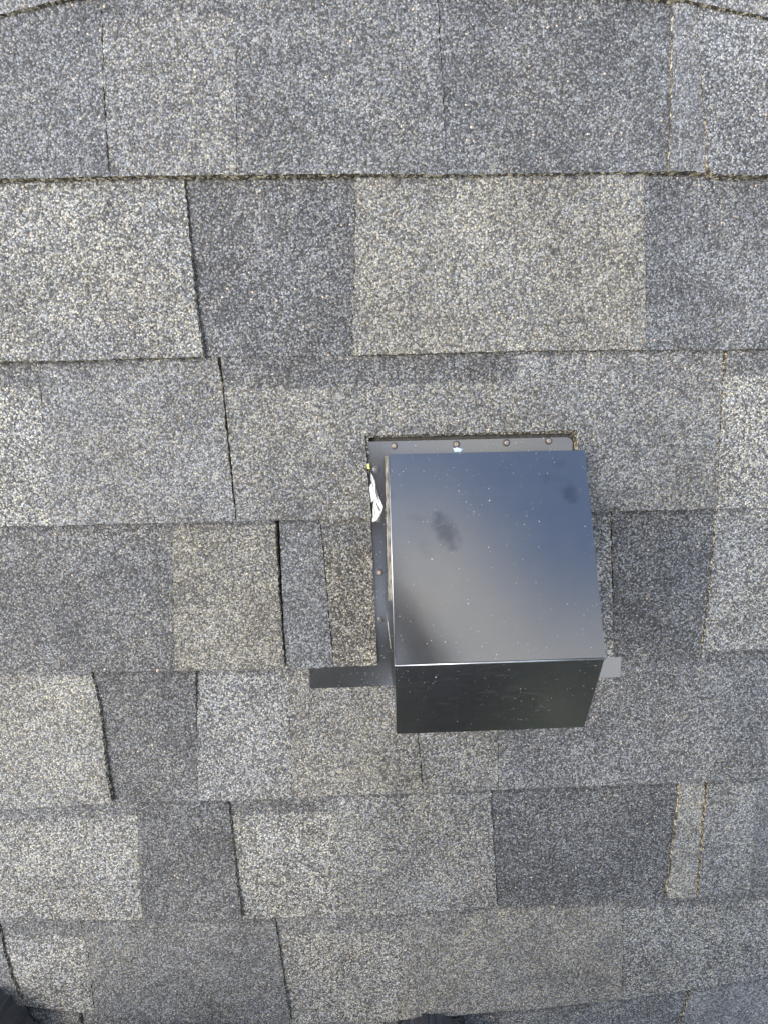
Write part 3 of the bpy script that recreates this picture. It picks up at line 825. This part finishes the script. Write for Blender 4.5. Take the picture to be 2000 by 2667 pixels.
arm((.040, -.575, .75), (.120, -.36, .59), (.085, -.165, .405), (.062, -.115, .378),
    [[(.046, -.060, .366), (.030, -.036, .371), (.018, -.030, .371)], [(.042, -.078, .364), (.028, -.060, .371), (.016, -.056, .371)], [(.040, -.098, .366), (.026, -.084, .371), (.014, -.082, .371)], [(.042, -.120, .370), (.030, -.112, .373), (.020, -.112, .373)]],
    [(.050, -.145, .376), (.026, -.150, .374), (.008, -.146, .373)])
arm((-.310, -.575, .75), (-.315, -.36, .59), (-.150, -.185, .405), (-.112, -.132, .378),
    [[(-.094, -.072, .366), (-.078, -.048, .371), (-.066, -.042, .371)], [(-.090, -.092, .364), (-.076, -.072, .371), (-.064, -.068, .371)], [(-.088, -.112, .366), (-.074, -.096, .371), (-.062, -.094, .371)], [(-.092, -.134, .370), (-.080, -.124, .373), (-.068, -.124, .373)]],
    [(-.098, -.160, .376), (-.072, -.164, .374), (-.054, -.158, .373)])
for sx, knee, ank in ((-1, (-.455, -.545, .385), (-.455, -.825, .125)), (1, (.225, -.575, .375), (.066, -.850, .125))):
    h = chain([(-.19 + sx * .10, -.87, .375, .110)], 'trousers', torso[0])
    m = Vector((-.19 + sx * .10, -.87, .375)).lerp(Vector(knee), .5)
    k = chain([(m.x, m.y, m.z, .088), (*knee, .066)], 'trousers', h[-1])
    m = Vector(knee).lerp(Vector(ank), .4)
    chain([(m.x, m.y, m.z, .064), (*ank, .052)], 'trousers', k[-1])
me = bpy.data.meshes.new('skeleton')
me.from_pydata([v - PB for v in verts], edges, [])
tmp = bpy.data.objects.new('skeleton', me)
COL.objects.link(tmp)
tmp.modifiers.new('skin', 'SKIN')
sv = me.skin_vertices[0].data
for i, r in enumerate(radii):
    sv[i].radius = (r, r)
    sv[i].use_root = (i == 0)
tmp.modifiers['skin'].use_smooth_shade = True
ss = tmp.modifiers.new('smooth', 'SUBSURF'); ss.levels = ss.render_levels = 2
dg = bpy.context.evaluated_depsgraph_get()
dg.update()
body = bpy.data.meshes.new_from_object(tmp.evaluated_get(dg))
body.name = 'person'
bpy.data.objects.remove(tmp)
person = bpy.data.objects.new('person', body)
COL.objects.link(person)
person.matrix_world = ROOF @ Matrix.Translation(PB)
person['label'] = 'crouching person in dark scuffed work boots, only the boot toes showing at the bottom edge'
person['category'] = 'person'
body.materials.clear()
for m in (SKIN, SHIRT, TROUSERS): body.materials.append(m)
IDX = {'skin': 0, 'shirt': 1, 'trousers': 2}
segs = [(verts[a] - PB, verts[b] - PB, IDX[t], (radii[a] + radii[b]) / 2) for (a, b), t in zip(edges, tags)]
for p in body.polygons:
    c = p.center
    best = None
    for a, b, t, r in segs:
        d = b - a
        u = max(0, min(1, (c - a).dot(d) / d.length_squared))
        q = (c - (a + d * u)).length - r
        if best is None or q < best[0]: best = (q, t)
    p.material_index = best[1]
    p.use_smooth = True
# hair and eyes
bm = bmesh.new()
bmesh.ops.create_icosphere(bm, subdivisions=3, radius=.099)
for v in bm.verts:
    v.co.x *= .93
    v.co *= 1 + .02 * math.sin(v.co.x * 190) * math.sin(v.co.y * 170 + v.co.z * 140)
bmesh.ops.delete(bm, geom=[v for v in bm.verts if v.co.y * .55 - v.co.z * .84 > .025], context='VERTS')
bmesh.ops.translate(bm, verts=bm.verts, vec=Vector((-.073, -.322, .863)) - PB)
mesh_obj('hair', bm, HAIR, person, shift=False, smooth=True)
for sx in (-1, 1):
    bm = bmesh.new()
    bmesh.ops.create_icosphere(bm, subdivisions=2, radius=.0085)
    bmesh.ops.translate(bm, verts=bm.verts, vec=Vector((-.074 + sx * .030, -.274, .809)) - PB)
    mesh_obj('eye', bm, EYE, person, shift=False, smooth=True)

def boot(toe, ang, mirror):
    """toe: roof xy of the toe tip, the boot runs back downslope from it."""
    place = Matrix.Translation(Vector((toe[0], toe[1], .0085)) - PB) @ Matrix.Rotation(ang, 4, 'Z')
    def half(y):        # half widths of the sole along its length (y from 0 at the toe to -.30)
        t = -y / .30
        pts = [(0, 0), (.015, .018), (.05, .033), (.12, .046), (.22, .054), (.33, .054), (.5, .043), (.65, .038), (.8, .041), (.9, .040), (.97, .028), (1, .012)]
        for (a, wa), (b, wb) in zip(pts, pts[1:]):
            if a <= t <= b: return wa + (wb - wa) * (t - a) / (b - a)
        return .01
    ys = [-.30 * q for q in (0.0, .006, .02, .035, .05, .075, .1, .135, .17, .21, .25, .3, .35, .45, .55, .65, .75, .85, .92, .97, 1)]
    cxs = lambda y: mirror * .010 * math.sin(math.pi * min(1, -y / .30))
    def put(name, bm, mat, parent, smooth=False):
        bmesh.ops.transform(bm, matrix=place, verts=bm.verts)
        return mesh_obj(name, bm, mat, parent, shift=False, smooth=smooth)
    def loft(rows):
        bm = bmesh.new(); rings = []
        n = 16
        for (y, z0, w, hgt) in rows:
            ring = []
            for i in range(n + 1):
                a = math.pi * i / n
                s, c = max(0, math.sin(a)), math.cos(a)
                ring.append(bm.verts.new((cxs(y) + w * math.copysign(abs(c) ** .8, c), y, z0 + hgt * s ** .7)))
            rings.append(ring)
        for a, b in zip(rings, rings[1:]):
            for i in range(n): bm.faces.new((a[i], a[i + 1], b[i + 1], b[i]))
        bm.faces.new(rings[0]); bm.faces.new(rings[-1][::-1])
        bmesh.ops.recalc_face_normals(bm, faces=bm.faces)
        return bm
    toe_rows = [(-.006, .0255, .016, .010), (-.010, .0255, .024, .018), (-.02, .0255, .034, .028), (-.035, .0255, .042, .037), (-.055, .0255, .046, .043), (-.08, .0255, .049, .048)]
    up_rows = [(-.079, .0255, .0482, .047), (-.11, .0255, .049, .057), (-.15, .0255, .046, .074), (-.18, .0255, .042, .101), (-.20, .0255, .040, .131), (-.24, .0255, .040, .146), (-.28, .0255, .037, .146), (-.293, .0255, .028, .142)]
    b = put('boot', loft(up_rows), LEATHER, person, True)
    put('toe_cap', loft(toe_rows), LEATHER, b, True)
    out = [(cxs(y) + half(y), y) for y in ys] + [(cxs(y) - half(y), y) for y in ys[::-1]]
    bm = bmesh.new(); extrude_poly(bm, out, 0, .022)
    put('sole', bm, RUBBER, b)
    # cleats round the front of the sole
    bm = bmesh.new()
    for q in range(1, 11, 2):
        y = ys[q]
        for sx in (-1, 1):
            box(bm, (cxs(y) + sx * (half(y) + .0005), y - .002, .008), (.006, .008, .015))
    put('cleats', bm, RUBBER, b)
    bm = bmesh.new()
    ins = [(cxs(y) + (half(y) - .003), y - .001) for y in ys[2:-1]] + [(cxs(y) - (half(y) - .003), y - .001) for y in ys[2:-1][::-1]]
    extrude_poly(bm, ins, .0222, .0258)
    put('welt', bm, RUBBER, b)
    bm = bmesh.new(); n = 18
    prof = [(.036, .05, .13), (.043, .056, .17), (.047, .060, .178), (.043, .056, .182), (.038, .050, .174)]
    rings = [[bm.verts.new((cxs(-.25) + p * math.cos(i / n * 6.2832), -.243 + q * math.sin(i / n * 6.2832), z)) for i in range(n)] for p, q, z in prof]
    for ra, rb in zip(rings, rings[1:]):
        for i in range(n): bm.faces.new((ra[i], ra[(i + 1) % n], rb[(i + 1) % n], rb[i]))
    bmesh.ops.recalc_face_normals(bm, faces=bm.faces)
    put('collar', bm, LEATHER, b, True)
    for k in range(4):
        y = -.125 - .018 * k; z = .093 + .017 * k + (.006 if k > 1 else 0)
        bm = bmesh.new()
        rod(bm, Vector((cxs(y) - .020, y, z - .008)), Vector((cxs(y) + .020, y - .008, z - .006)), .0022)
        put('lace', bm, LACE, b)
t1 = px(1126, 2676, .02); t2 = px(-112, 2612, .02)
boot((t1.x, t1.y), R(-4), 1)
boot((t2.x, t2.y), R(14), -1)

# the phone the picture is taken with, flat above the lens
phone = bpy.data.objects.new('phone', bpy.data.meshes.new('phone'))
bm = bmesh.new()
pts = []
w, l, r = .0375, .079, .009
for (sx, sy, a0) in ((1, 1, 0), (-1, 1, 90), (-1, -1, 180), (1, -1, 270)):
    for i in range(6):
        a = R(a0 + i * 18)
        pts.append((sx * (w - r) + r * math.cos(a), sy * (l - r) + r * math.sin(a)))
extrude_poly(bm, pts, .0, .0085)
bm.to_mesh(phone.data); bm.free()
phone.data.materials.append(PHONE)
COL.objects.link(phone)
phone.matrix_world = ROOF @ Matrix.Translation((-.021, -.056, CAM_H + .016))
phone['label'] = 'dark phone held in both hands of the crouching person above the vent'
phone['category'] = 'phone'
